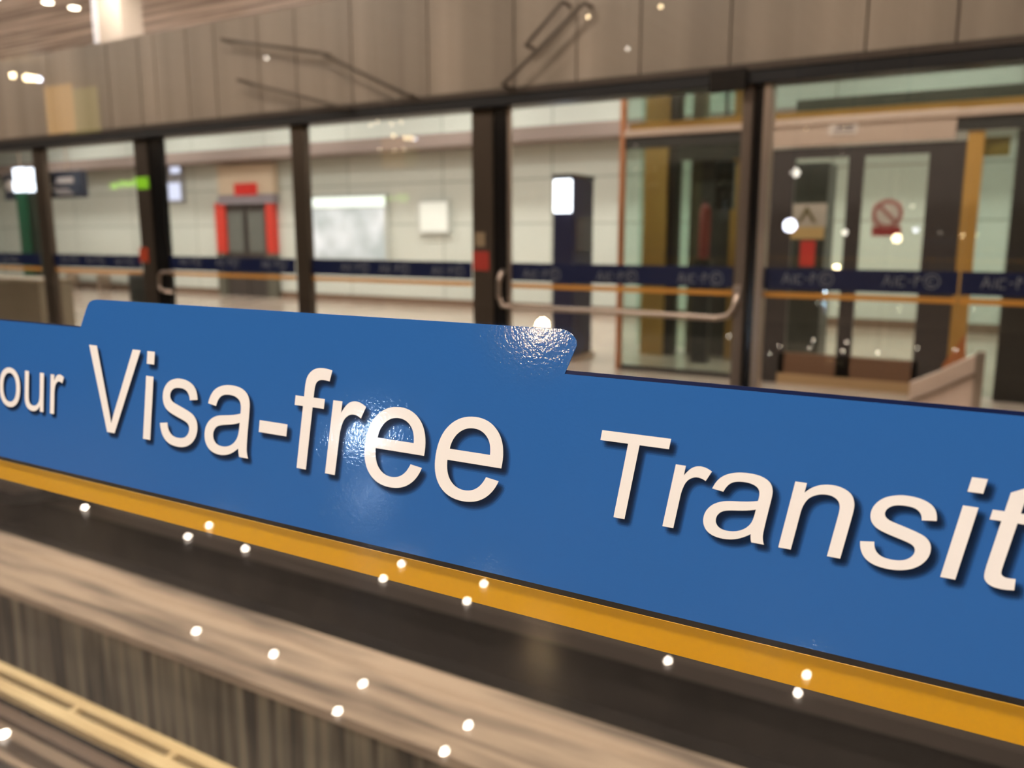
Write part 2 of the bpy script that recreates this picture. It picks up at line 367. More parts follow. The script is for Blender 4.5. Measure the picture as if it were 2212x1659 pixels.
# hanging navy direction sign
Y = 9.0
sg = thing('hanging_sign', 'navy hanging direction sign with pale lettering left of the dark pillar', 'sign', (xat(90, 400, Y), Y, zat(90, 428, Y)))
sx0, sx1 = xat(8, 400, Y), xat(176, 400, Y); sz0, sz1 = zat(120, 428, Y), zat(120, 370, Y)
MB().box(sx0, sx1, Y, Y+.12, sz0, sz1, .01).build('board', mat('sign_navy', (28, 34, 54), .4), sg)
for q in (.2, .8):
    X = sx0+(sx1-sx0)*q; MB().tube([(X, Y+.06, sz1), (X, Y+.06, 4.6)], .015, 8).build('hanger_rod', M_steel, sg)
for px0, px1, pa, pb in ((100, 118, 398, 404), (122, 158, 383, 396), (100, 150, 408, 413), (122, 158, 416, 420), (14, 30, 390, 412)):
    rbox('lettering', mat('sign_print', (196, 186, 182), .5), px0, pa, px1, pb, Y-.004, .004, sg)
# glowing box added on the back wall, standing in for a shop's reflection
Y = 13.9
lb = thing('light_box', 'bluish white advertising light box on the back wall left of the broad pillar', 'light box', (xat(745, 500, Y), Y, zat(745, 560, Y)))
rbox('case', mat('box_white', (200, 204, 200), .4), 658, 422, 836, 562, Y, .098, lb)
rbox('lamp_strip', emission('strip_white', (245, 250, 240), 2.0), 664, 426, 830, 447, Y-.01, .012, lb)
pm = mat('poster', (176, 186, 186), .3, noise=((1.1, 1, 1.1), (240, 246, 255), .42, .62), emit=(196, 212, 232), es=.30)
rbox('poster_panel', pm, 664, 450, 830, 558, Y-.008, .01, lb)
lb2 = thing('light_box', 'small pale light box on the back wall, right of the bluish one', 'light box', (xat(935, 470, Y), Y, zat(935, 505, Y)))
rbox('case', mat('box_white', (200, 204, 200), .4), 902, 432, 970, 505, Y, .098, lb2)
rbox('poster_panel', mat('poster_pale', (226, 228, 222), .3, emit=(226, 230, 226), es=.4), 907, 437, 965, 500, Y-.008, .01, lb2)
# slim lit notice near pillar B
lb3 = thing('notice_board', 'narrow lit white notice board beside the broad pillar with orange tag', 'notice board', (xat(376, 390, 13.9), 13.9, zat(376, 436, 13.9)))
rbox('board', mat('notice_grey', (170, 172, 180), .4), 361, 340, 391, 438, 13.9, .098, lb3)
rbox('lit_sheet', emission('notice_lit', (226, 228, 255), 1.5), 364, 395, 389, 432, 13.885, .012, lb3)
rbox('lit_sheet', emission('notice_lit', (226, 228, 255), 1.5), 367, 350, 387, 374, 13.885, .012, lb3)
# dark suitcase like object beside pillar B
Y = 6.4
sc_ = thing('suitcase', 'dark rounded suitcase standing at the foot of the broad pillar with orange tag', 'suitcase', (xat(292, 620, Y), Y, 0))
z0 = 0; zt = zat(292, 588, Y)
MB().box(xat(274, 620, Y), xat(322, 620, Y), Y, Y+.28, .05, zt, .07).build('shell', mat('case_dark', (46, 48, 46), .5), sc_, True)
for q in (276, 316):
    MB().disc((xat(q+2, 620, Y)+.03, Y+.06, .03), .03, .03, 'x', 14).build('wheel', M_black, sc_)
MB().tube([(xat(284, 620, Y), Y+.2, zt-.02), (xat(284, 620, Y), Y+.2, zt+.16), (xat(312, 620, Y), Y+.2, zt+.16), (xat(312, 620, Y), Y+.2, zt-.02)], .012, 8).build('pull_handle', M_black, sc_)
# low cabinet at the far left and black cables under the platform edge
Y = 6.8
lc = thing('low_cabinet', 'low olive brown cabinet at the far left, in front of the green totem', 'cabinet', (xat(20, 640, Y), Y, 0))
MB().box(xat(-90, 640, Y), xat(86, 640, Y), Y, Y+.5, .06, zat(40, 602, Y)-.03, .01).build('body', mat('olive_brown', (112, 100, 82), .5), lc)
MB().box(xat(-94, 640, Y), xat(89, 640, Y), Y-.02, Y+.52, zat(40, 602, Y)-.03, zat(40, 602, Y), .006).build('top', mat('cabinet_top', (150, 134, 112), .4), lc)
MB().box(xat(-86, 640, Y), xat(82, 640, Y), Y+.03, Y+.48, 0, .06).build('plinth', M_black, lc)
cbn = thing('cable_bundle', 'black sagging cable bundle on the concrete face, just under the yellow stripe at left', 'cables', at(60, 1060, 4.82))
for k in range(4):
    MB().tube([at(px, py+6*k, 4.74-.02*k) for px, py in ((-160, 1010), (-80, 1030), (-20, 1058), (30, 1072), (80, 1066), (130, 1052), (200, 1062))], .028, 8).build('cable', M_black, cbn, True)
for px, py in ((-80, 1030), (130, 1052)):
    p = at(px, py, 4.8); MB().box(p.x-.03, p.x+.03, 4.70, 4.80, p.z-.12, p.z+.05, .004).build('bracket', M_dark, cbn)
# bench along the back wall
Y = 13.3
bn = thing('bench', 'long pale bench standing along the back wall below the hanging sign', 'bench', (xat(200, 520, Y), Y, 0))
bx0, bx1 = xat(60, 540, Y), xat(285, 540, Y)
MB().box(bx0, bx1, Y, Y+.45, .42, .48, .01).build('seat', mat('bench_seat', (206, 184, 164), .4), bn)
for k in range(4):
    X = bx0+.2+(bx1-bx0-.4)*k/3; MB().box(X-.03, X+.03, Y+.05, Y+.4, 0, .42).build('leg', M_steel, bn)

# glass enclosure with portal, right
Y = 8.3
en = thing('glass_enclosure', 'glass walled enclosure with copper edge, ochre columns and beige beam', 'enclosure', (xat(1500, 600, Y), Y+1, 0))
xl = xat(1336, 500, Y); xr = 1.2
zb1, zb0 = zat(1450, 272, Y), zat(1450, 296, Y); ztop = zat(1400, 150, Y)
MB().box(xl, xat(1346, 500, Y), Y-.02, Y+.05, 0, ztop, .006).build('corner_post', M_copper, en)
MB().box(xat(1346, 500, Y), xr, Y-.03, Y+.10, zb0+.02, zb1-.02, .008).build('beam', M_beige, en)
MB().box(xat(1346, 500, Y), xr, Y+.10, Y+.16, zb1-.06, zb1+.06).build('upper_beam', M_ochre, en)
MB().box(xat(1346, 500, Y), xr, Y, Y+.08, zb0-.09, zb0+.02).build('lower_rail', mat('rail_dark', (46, 44, 40), .4), en)
MB().box(xat(1346, 500, Y), xat(1600, 500, Y), Y+.03, Y+.042, .05, zb0-.09).build('glass_pane', G_green, en)
MB().box(xat(1346, 500, Y), xr, Y+.03, Y+.042, zb1+.06, ztop).build('transom_glass', G_tran, en)
MB().box(xat(1660, 500, Y), xr, Y+.9, Y+1.0, zat(1900, 238, Y+.9), zat(1900, 203, Y+.9)).build('rear_beam', mat('rear_beam_grey', (76, 80, 72), .5), en)
MB().box(xat(1346, 500, Y), xat(1600, 500, Y), Y, Y+.08, 0, .05).build('sill', M_grey, en)
Yc = Y+1.2
def post(px0, px1, YY, m, nm, z1=None): return MB().box(xat(px0, 500, YY), xat(px1, 500, YY), YY, YY+.2, 0, z1 or ztop, .006).build(nm, m, en)
post(1388, 1437, Yc, M_ochre, 'column'); post(1437, 1458, Yc+.05, M_black, 'dark_upright')
post(1575, 1600, Yc+.1, M_ochre, 'column'); post(1488, 1512, Yc+.3, mat('olive_post', (84, 76, 52), .5), 'olive_upright')
MB().box(xat(1458, 500, Yc), xat(1600, 500, Yc), Yc, Yc+.05, zat(1500, 345, Yc), zat(1500, 302, Yc)).build('inner_rail', mat('rail_dark', (46, 44, 40), .4), en)
MB().box(xat(1346, 500, Yc), xat(1600, 500, Yc), Yc+.5, Yc+.52, .05, ztop).build('rear_glass', G_green, en)
MB().box(xat(1512, 500, Yc+.3), xat(1600, 500, Yc+.3), Yc+.3, Yc+.34, 0, ztop-.4).build('dark_panel', mat('interior_dark', (52, 48, 42), .5), en)
# things inside it
Yi = Y+.8
ex = thing('wall_screen', 'dark square screen hanging inside the glass enclosure beside the steel stile', 'screen', (xat(1565, 400, Yi), Yi, zat(1565, 455, Yi)))
MB().box(xat(1545, 400, Yi), xat(1584, 400, Yi), Yi, Yi+.1, zat(1565, 452, Yi), zat(1565, 348, Yi), .01).build('screen_panel', M_black, ex)
MB().box(xat(1562, 300, Yi), xat(1568, 300, Yi), Yi+.04, Yi+.07, zat(1565, 350, Yi), ztop).build('bracket', M_dark, ex)
Yi = Y+.9
rd = thing('fire_extinguisher', 'faded red upright cylinder on a stand inside the glass enclosure', 'extinguisher', (xat(1522, 500, Yi), Yi, 0))
c = at(1522, 500, Yi); zz1, zz0 = zat(1522, 440, Yi), zat(1522, 560, Yi)
MB().tube([(c.x, Yi, zz0), (c.x, Yi, zz0+.02), (c.x, Yi, zz1-.1), (c.x, Yi, zz1-.03), (c.x, Yi, zz1)], [.055, .06, .06, .045, .02], 18).build('cylinder', mat('dull_red', (150, 58, 52), .4), rd, True)
MB().box(c.x-.09, c.x+.09, Yi-.07, Yi+.07, 0, zz0).build('stand', M_dark, rd)
MB().tube([(c.x, Yi, zz1), (c.x, Yi, zz1+.05), (c.x+.05, Yi, zz1+.07)], .012, 8).build('valve', M_black, rd)

# grey double doors to the right
Y = 8.32
dd = thing('door_2', 'grey framed double glass doors with beige header right of the steel stiles', 'door', (xat(1850, 500, Y), Y, 0), kind='structure')
rbox('header', M_beige, 1640, 247, 2066, 310, Y-.03, .12, dd)
lab(rbox('header_label', mat('label_pale', (214, 198, 188), .4), 1790, 262, 1852, 290, Y-.04, .008, dd), 'small pale label on the header')
rbox('label_print', mat('label_ink', (110, 96, 96), .5), 1808, 270, 1843, 275, Y-.044, .004, dd)
rbox('label_print', mat('label_ink', (110, 96, 96), .5), 1800, 279, 1846, 283, Y-.044, .004, dd)
zd = zat(1850, 315, Y)
M_df = mat('door_frame_grey', (70, 64, 62), .4, .3)
def dbox(nm, m, px0, px1, z0, z1, y0=Y, d=.06, par=dd): return box(nm, m, xat(px0, 560, y0), xat(px1, 560, y0), y0, y0+d, z0, z1, par)
zg1, zg0 = zat(1850, 337, Y), zat(1850, 772, Y)
dbox('frame_jamb', M_df, 1645, 1692, 0, zd)
dbox('frame_jamb', M_df, 2003, 2066, 0, zd)
dbox('frame_head', M_df, 1692, 2003, zg1, zd)
for a, b in ((1692, 1834), (1834, 2003)):
    lf_ = dbox('door_leaf', M_df, a if a < 1800 else b-14, a+14 if a < 1800 else b, 0, zg1)
    dbox('meeting_stile', M_df, (b-15) if a < 1800 else a, b if a < 1800 else a+18, 0, zg1, par=lf_)
    dbox('kick_panel', mat('kick_brown', (120, 86, 62), .4), a, b, .08, zg0, par=lf_)
    dbox('bottom_rail', mat('rail_sand', (196, 160, 118), .4), a, b, 0, .1, y0=Y-.005, par=lf_)
    dbox('glass', glass('door_glass', (.88, .91, .87), .8), a+12, b-12, zg0, zg1, y0=Y+.02, d=.012, par=lf_)
# door stickers
def sticker(nm, m, pts): return MB().prism([(at(x, y, Y-.002).x, at(x, y, Y-.002).z) for x, y in pts], Y-.002, Y).build(nm, m, dd)
lab(rbox('notice_sheet', mat('sheet_grey', (178, 166, 152), .5), 1712, 440, 1785, 490, Y-.006, .004, dd), 'grey sheet with warning triangle')
lab(MB().prism([(at(x, y, Y-.01).x, at(x, y, Y-.01).z) for x, y in ((1722, 482), (1743, 444), (1764, 482), (1755, 480), (1743, 459), (1731, 480))], Y-.01, Y-.006).build('warning_triangle', mat('olive_ink', (96, 84, 46), .5), dd), 'dark olive warning triangle')
lab(rbox('yellow_sheet', mat('sheet_ochre', (190, 158, 104), .5), 1708, 490, 1780, 516, Y-.006, .004, dd), 'ochre strip under the triangle')
lab(rbox('red_strip', mat('strip_red', (196, 56, 46), .5), 1728, 520, 1760, 575, Y-.006, .004, dd), 'red strip below the triangle')
k = MB(); c = at(1917, 462, Y-.01)
ro, ri = .13, .095
for a in range(24):
    a0, a1 = a/24*2*math.pi, (a+1)/24*2*math.pi
    k.prism([(c.x+r_*math.cos(q), c.z+r_*math.sin(q)) for r_, q in ((ri, a0), (ro, a0), (ro, a1), (ri, a1))], Y-.01, Y-.007)
k.prism([(c.x-.085, c.z+.065), (c.x-.065, c.z+.085), (c.x+.085, c.z-.065), (c.x+.065, c.z-.085)], Y-.01, Y-.007)
lab(rbox('sign_backing', mat('backing_white', (200, 190, 178), .5), 1883, 436, 1948, 490, Y-.006, .004, dd), 'pale backing of the round sign')
lab(k.build('prohibition_ring', mat('ring_red', (166, 108, 100), .5), dd), 'faded red prohibition ring')
lab(rbox('red_strip', mat('strip_dull_red', (150, 52, 50), .5), 1883, 490, 1946, 510, Y-.006, .004, dd), 'dull red strip under the prohibition ring')
# ochre frame and green glass right of the doors, lower bench-like handrail box
pn = thing('glass_screen', 'ochre framed greenish glass screen right of the grey double doors', 'glass screen', (xat(2130, 500, Y), Y, 0))
for a, b, m in ((2072, 2108, M_ochre), (2180, 2320, mat('dark_olive', (36, 32, 26), .5))):
    box('upright', m, xat(a, 500, Y), xat(b, 500, Y), Y, Y+.14, 0, zb0-.10, pn)
box('glass_pane', G_green, xat(2106, 500, Y), xat(2182, 500, Y), Y+.05, Y+.062, 0.02, zb0-.10, pn)
rbox('upper_panel', M_ochre, 2112, 296, 2182, 336, Y+.07, .03, pn)
MB().prism([(at(x, y, Y-.01).x, max(0.0, at(x, y, Y-.01).z)) for x, y in ((2035, 790), (2086, 720), (2086, 800), (2036, 845))], Y-.01, Y).build('orange_sticker', mat('orange_board', (176, 104, 52), .5), pn)
Yp = 6.6
rm = thing('ramp_parapet', 'low pinkish parapet with sloping top at the right, behind the glass', 'parapet', (xat(2050, 830, Yp), Yp, 0))
pts = [(1966, 827), (2028, 803), (2090, 774), (2112, 765)]
pp = [(at(x, y, Yp).x, at(x, y, Yp).z) for x, y in pts]
MB().prism([(pp[0][0], 0)]+pp+[(pp[-1][0], 0)], Yp, Yp+.06).build('panel', mat('parapet_pink', (226, 200, 186), .45), rm)
MB().tube([(x, Yp-.03, z-.14) for x, z in pp], .012, 8).build('handrail', mat('handrail_dark', (120, 100, 86), .35, .6), rm)
MB().box(pp[-1][0]-.01, pp[-1][0]+.05, Yp-.01, Yp+.07, 0, pp[-1][1]+.02, .006).build('end_post', M_steel, rm)

# dark cabinet behind the left door leaf
Yk = 9.6
cb = thing('cabinet', 'dark grey cabinet standing behind the left leaf of the grey double doors', 'cabinet', (xat(1738, 600, Yk), Yk, 0))
kx0, kx1 = xat(1696, 600, Yk), xat(1776, 600, Yk); kz = zat(1738, 352, Yk)
MB().box(kx0, kx1, Yk, Yk+.5, .08, kz, .01).build('body', mat('cabinet_grey', (74, 74, 72), .45), cb)
MB().box(kx0+.03, (kx0+kx1)/2-.005, Yk-.02, Yk, .12, kz-.05, .004).build('door', mat('cabinet_door', (82, 82, 80), .4), cb)
MB().box((kx0+kx1)/2+.005, kx1-.03, Yk-.02, Yk, .12, kz-.05, .004).build('door', mat('cabinet_door', (82, 82, 80), .4), cb)
MB().box(kx0+.02, kx1-.02, Yk+.03, Yk+.48, 0, .08).build('plinth', M_black, cb)

# thin rods added in front of the fascia, standing in for shadow lines
rods = [((477, 85), (690, 114)), ((690, 114), (878, 204)), ((512, 173), (740, 232)), ((1262, 6), (1085, 184)), ((1215, 4), (1135, 98))]
for i, (a, b) in enumerate(rods):
    A, B = at(*a, 4.93), at(*b, 4.93); n = (B-A).normalized()
    t = thing('brace_rod', ['thin dark rod on the fascia sloping gently above the lift pane, first of two joined', 'thin dark rod on the fascia running down to the header, second of two joined',
        'lowest thin rod on the fascia just above the lift pane', 'longer thin dark rod slanting up right on the fascia above the broad red tagged pillar', 'shorter thin dark rod slanting up right on the fascia above the broad red tagged pillar'][i], 'rod', (A+B)/2)
    MB().tube([A, B], .012, 10).build('rod', mat('rod_brown', (104, 92, 80), .5), t, True)
    for q in (A, B): MB().tube([q, Vector((q.x, D-.055, q.z))], .012, 8).build('clip', mat('rod_brown', (104, 92, 80), .5), t)

# white hanging duct above the fascia and ceiling downlights
Y = 7.0
du = thing('ceiling_duct', 'white square column hanging from the plank ceiling above the fascia', 'duct', (xat(240, 60, Y), Y, 4.6))
MB().box(xat(208, 60, Y), xat(262, 60, Y), Y, Y+.32, zat(240, 150, Y), 4.6, .008).build('duct_body', mat('duct_paint', (176, 160, 146), .5), du)
MB().box(xat(204, 60, Y), xat(212, 60, Y), Y-.02, Y, zat(240, 150, Y), 4.6).build('corner_strip', mat('strip_white_metal', (206, 202, 206), .3), du)

def downlight(p, r, m, label, group, down=True, name='downlight'):
    t = thing(name, label, 'lamp', p, group)
    MB().tube([(p.x, p.y, p.z), (p.x, p.y, p.z-.012)], [r*1.25, r*1.2], 24).build('rim', M_steel, t)
    MB().tube([(p.x, p.y, p.z-.012), (p.x, p.y, p.z-.02)], [r, r*.9], 24).build('lens', m, t)
    return t
E_dl = emission('downlight_warm', (255, 240, 214), 14)
for i, (px, py) in enumerate(((103, 3), (160, 15))):
    r_ = at(px, py, 1); yy = (4.6-EYE)/(r_.z-EYE)
    p = at(px, py, yy); p.z = 4.6
    downlight(p, .07, E_dl, ('square glowing downlight at the very top edge, left of the other' if i == 0 else 'glowing downlight in the plank ceiling left of the white hanging column'), 'downlights in the plank ceiling')

# ------------------------------------------------------------------ lamps that light the far hall and the track
def strip_lamp(name, x, y, z, l, w, m, label, group):
    t = thing(name, label, 'lamp', (x, y, z), group)
    MB().box(x-l/2-.03, x+l/2+.03, y-w/2-.03, y+w/2+.03, z-.05, z).build('housing', M_white, t)
    MB().box(x-l/2, x+l/2, y-w/2, y+w/2, z-.06, z-.05).build('diffuser', m, t)
    return t
E_far = emission('far_panel', (255, 249, 240), 36.0)
E_trk = emission('track_panel', (255, 242, 228), 70.0)
E_near = emission('near_panel', (255, 244, 234), 40.0)
for y in (6.6, 9.6, 12.2):
    for x in (-21, -17, -13, -9, -5, -1, 3):
        strip_lamp('ceiling_lamp', x, y, 4.6, 2.2, .35, E_far, 'long white ceiling lamp over the opposite platform, hidden above the fascia', 'lamps over the opposite platform')
for x in (-15, -11, -7, -3, 1):
    strip_lamp('ceiling_lamp', x, 2.2, 4.6, 2.0, .25, E_trk, 'warm ceiling lamp over the track', 'lamps over the track')

# ------------------------------------------------------------------ near hall
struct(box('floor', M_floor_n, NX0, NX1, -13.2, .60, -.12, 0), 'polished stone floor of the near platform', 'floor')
struct(box('ceiling', mat('near_ceiling', (150, 136, 124), .6, noise=((10, .6, 1), (120, 108, 98), .4, .6)), NX0, NX1, -13.2, .52, 4.0, 4.1), 'pale ceiling of the near platform', 'ceiling')
struct(box('wall_front', mat('near_wall', (150, 128, 106), .5, noise=((.8, 1, .1), (120, 104, 88), .4, .6)), NX0, NX1, -13.4, -13.2, 0, 4.1), 'brown panelled wall at the back of the near platform', 'wall')
for y in (-.75, -2.6):
    for x in (-6.6, -4.4, -2.2, 0, 2.2):
        strip_lamp('ceiling_lamp', x, y, 4.0, 1.5, .3, E_near, 'warm white ceiling lamp over the near platform', 'lamps over the near platform')
# small lights added in the floor, standing in for ceiling lights mirrored by it
E_spot = emission('marker_white', (255, 240, 222), 62)
def floor_light(px, py, r=.0105):
    d = at(px, py, 1); yv = (0.004-EYE)/(d.z-EYE); p = mirrored(px, py, yv); p.z = 0
    t = thing('floor_marker_light', 'small round marker light whose pale disc is mirrored in the glass below the sign', 'lamp', p, 'marker lights mirrored below the sign')
    MB().disc((p.x, p.y, 0), r*1.3, .003).build('rim', M_steel, t)
    MB().tube([(p.x, p.y, .003), (p.x, p.y, .003+r*.5), (p.x, p.y, .003+r*.9), (p.x, p.y, .003+r*1.25), (p.x, p.y, .003+r*1.4)], [r, r*.98, r*.86, r*.55, r*.15], 20).build('lens', E_spot, t, True)
for px, py in ((182, 1098), (404, 1161), (450, 1137), (528, 1187), (826, 1252), (866, 1220), (1007, 1301), (1044, 1263), (422, 1366), (589, 1416), (727, 1540), (782, 1480), (958, 1627), (1010, 1570), (1442, 1430), (1723, 1500), (1742, 1461), (5, 1590)):
    floor_light(px, py)
# lamps high in the near hall, mirrored in the upper glass
E_hl = emission('hall_lamp', (255, 226, 176), 40)
E_hw = emission('hall_lamp_cool', (226, 232, 255), 40)
def hall_light(px, py, yv, r, m, label, group):
    p = mirrored(px, py, yv)
    t = thing('globe_lamp', label, 'lamp', p, group)
    s = bmesh.new(); bmesh.ops.create_uvsphere(s, u_segments=16, v_segments=10, radius=r)
    for v in s.verts: v.co += p
    me = MB(); me.bm.free(); me.bm = s; me.build('globe', m, t, True)
    MB().tube([p+Vector((0, 0, r)), Vector((p.x, p.y, 4.02))], .006, 6).build('stem', M_dark, t)
for px, py in ((800, 270), (815, 263), (845, 268), (866, 264), (820, 323), (852, 325), (872, 322)):
    hall_light(px, py, 9.0, .018, emission('globe_dim', (255, 232, 196), 9), 'small pendant globe whose ring is mirrored in the wide pane', 'pendant globes mirrored in the wide pane')
hall_light(27, 163, 7.6, .04, E_hl, 'warm globe lamp mirrored at the left edge of the fascia', 'globes mirrored at the left')
hall_light(58, 168, 7.6, .05, E_hl, 'brightest globe lamp mirrored at the left of the fascia', 'globes mirrored at the left')
hall_light(72, 169, 7.6, .045, E_hl, 'globe lamp beside the brightest one at the left of the fascia', 'globes mirrored at the left')
hall_light(84, 171, 7.6, .035, E_hw, 'cool white globe lamp mirrored at the left of the fascia', 'globes mirrored at the left')
hall_light(1427, 14, 7, .012, E_hl, 'tiny globe lamp mirrored at the top of the fascia', 'sparkles on the fascia')
hall_light(1270, 36, 7, .012, E_hl, 'tiny globe lamp mirrored high on the fascia', 'sparkles on the fascia')
for px, py, yv, r, m, l in ((1706, 487, 6, .045, E_hw, 'cool globe lamp mirrored over the left door leaf'), (1718, 373, 6.8, .034, emission('globe_mid', (255, 246, 230), 14), 'dim globe lamp mirrored at the top of the left door leaf'),
        (1937, 515, 6, .028, E_hl, 'globe lamp mirrored at the red strip of the right door leaf'), (1825, 502, 6, .018, emission('globe_mid', (255, 246, 230), 14), 'small globe lamp mirrored on the meeting stile of the doors'),
        (575, 125, 6, .016, emission('globe_mid', (255, 246, 230), 14), 'small globe lamp mirrored on the fascia above the lift'), (1355, 105, 6, .012, emission('globe_mid', (255, 246, 230), 14), 'small globe lamp mirrored on the fascia above the copper edge')):
    hall_light(px, py, yv, r, m, l, 'globes mirrored over the opposite screen')
# glowing panels added on the near side, tinting the fascia's left by reflection
for px0, px1, m, l in ((104, 148, emission('sign_amber', (255, 190, 90), 1.6), 'amber lit hanging banner mirrored on the left of the fascia'), (150, 203, emission('sign_olive', (214, 196, 96), 1.1), 'olive lit hanging banner mirrored beside the amber one')):
    yv = 9 if px0 < 120 else 9.4
    a, b = mirrored(px0, 290, yv), mirrored(px1, 150, yv)
    t = thing('hanging_banner', l, 'banner', ((a.x+b.x)/2, a.y, a.z), 'lit banners mirrored on the fascia')
    MB().box(a.x, b.x, a.y-.03, a.y, a.z, min(b.z, 3.97)).build('lit_face', m, t)
    MB().box(a.x, b.x, a.y-.03, a.y, 3.97, 4.0).build('top_bar', M_steel, t)
# warm and cool lamps on posts, added to make the glare on the sign
def lamp_post(px, py, yv, r, m, label):
    p = mirrored(px, py, yv)
    t = thing('bollard_lamp', label, 'lamp', (p.x, p.y, 0))
    MB().tube([(p.x, p.y, 0), (p.x, p.y, p.z-r)], .035, 14).build('post', M_dark, t)
    MB().tube([(p.x, p.y, p.z-r), (p.x, p.y, p.z-r*.6), (p.x, p.y, p.z), (p.x, p.y, p.z+r*.6), (p.x, p.y, p.z+r)], [r*.55, r*.9, r, r*.8, r*.3], 18).build('lamp_head', m, t, True)
lamp_post(1171, 703, 4.0, .035, emission('bollard_warm', (255, 214, 160), 420), 'warm bollard lamp whose glare is mirrored at the right end of the raised tab')
lamp_post(792, 935, 4.0, .035, emission('bollard_cool', (206, 228, 255), 330), 'low cool bollard lamp whose glare is mirrored by the letter e')
# lit green exit sign and the two white screens mirrored in the left panes
yv = 12.0
p0, p1 = mirrored(238, 411, yv), mirrored(321, 381, yv)
es_ = thing('exit_sign', 'glowing green exit sign mirrored across the broad pillar with orange tag', 'sign', ((p0.x+p1.x)/2, p0.y, p0.z))
MB().box(p0.x, p1.x, p0.y-.08, p0.y, p0.z, p1.z, .01).build('case', M_dark, es_)
ge = emission('exit_green', (150, 225, 20), 5.0); wd = p1.x-p0.x; hh = p1.z-p0.z
for a, b, c0, c1 in ((.02, .2, .1, .6), (.24, .4, .25, .75), (.42, .6, .2, .7), (.62, .98, .3, .95), (.7, .98, .02, .4)):
    MB().box(p0.x+wd*a, p0.x+wd*b, p0.y, p0.y+.006, p0.z+hh*c0, p0.z+hh*c1).build('pictogram', ge, es_)
for X in (p0.x+.15, p1.x-.15): MB().tube([(X, p0.y-.04, p1.z), (X, p0.y-.04, 4.0)], .012, 8).build('hanger_rod', M_steel, es_)
Yg = 8.6
gt = thing('ticket_totem', 'dark green totem with two bright white screens beside the leftmost mullion', 'totem', (xat(58, 480, Yg), Yg, 0))
MB().box(xat(40, 480, Yg), xat(62, 480, Yg), Yg, Yg+.3, 0, zat(55, 362, Yg)).build('body', mat('totem_green', (24, 88, 62), .4), gt)
MB().box(xat(62, 480, Yg), xat(79, 480, Yg), Yg+.02, Yg+.3, 0, zat(55, 362, Yg)).build('side', mat('totem_dark_green', (36, 48, 38), .4), gt)
es2 = emission('screen_bright', (232, 238, 255), 5)
for a, b in ((28, 54), (56, 76)):
    for c0, c1 in ((363, 388), (390, 414)):
        rbox('screen', es2, a, c0, b-2, c1, Yg-.03, .025, gt, .01)

# ------------------------------------------------------------------ near glass with its vinyls
GY = .5
w1 = thing('window_7', 'large clear glass pane of the near platform screen carrying the blue sign', 'window', (-.8, GY, 0), kind='structure')
MB().box(-3.4, 1.6, GY, GY+.005, .02, 2.75).build('glass_pane', G_near, w1)
MB().box(-3.4, 1.6, GY-.03, GY+.04, 0, .02).build('bottom_rail', M_bronze, w1)
MB().box(-3.4, 1.6, GY-.05, GY+.05, 2.75, 2.95).build('head_rail', M_bronze, w1)
struct(box('wall_over_glass', M_taupe, NX0, NX1, GY-.05, GY+.05, 2.95, 4.0), 'taupe fascia above the near glass', 'fascia')
for a, b in ((-3.5, -3.4), (1.6, 1.7)):
    struct(box('pillar', M_bronze, a, b, GY-.06, GY+.06, 0, 2.95), 'bronze post at an end of the near glass', 'pillar')
SY = .4985
def rz(r, y=SY): return EYE + r*y
# yellow stripe and old navy stripe on the track side of the glass
y2 = GY+.0066
M_yel = mat('yellow_vinyl', (255, 192, 14), .35, noise=((1.2, 1, 3), (250, 180, 8), .35, .65))
tag(box('yellow_stripe', M_yel, -2.4, .9, y2-.0012, y2-.0006, EYE-.5527*y2, EYE-.508*y2), 'long yellow vinyl stripe on the glass under the blue sign', 'stripe')
tag(box('navy_stripe', M_navy, -2.4, .9, GY-.0007, GY-.0003, EYE-.47*GY, EYE-.1822*GY), 'old navy stripe peeping out along the top of the blue sign', 'stripe')
# blue sign with raised tab
def arc(c, r, a0, a1, n=8): return [(c[0]+r*math.cos(math.radians(a0+(a1-a0)*i/n)), c[1]+r*math.sin(math.radians(a0+(a1-a0)*i/n))) for i in range(n+1)]
def bez(p0, p1, p2, n=10): return [((1-t)**2*p0[0]+2*t*(1-t)*p1[0]+t*t*p2[0], (1-t)**2*p0[1]+2*t*(1-t)*p1[1]+t*t*p2[1]) for t in (i/n for i in range(n+1))]
ol = [(-4.2, -.5), (1.2, -.5), (1.2, -.1868), (-.5034, -.1878)]
ol += bez((-.4863, -.149), (-.4845, -.1420), (-.4885, -.1378), 6)
ol += bez((-.4885, -.1378), (-.4975, -.1272), (-.5110, -.1268), 6)
ol += bez((-1.520, -.1264), (-1.5500, -.1263), (-1.5590, -.1370), 8)
ol += [(-1.5660, -.1460), (-1.5914, -.1850), (-4.2, -.1875)]
M_blue = mat('blue_vinyl', (46, 99, 164), .07, spec=.5, bump=(400, .10, .00078))
sign = thing('blue_sign', 'long blue vinyl sign with raised tab and white lettering stuck on the near glass', 'sign', (-.5, SY, EYE-.25))
MB().prism([(x*SY, EYE+z*SY) for x, z in ol], SY, SY+.0005).build('vinyl', M_blue, sign)

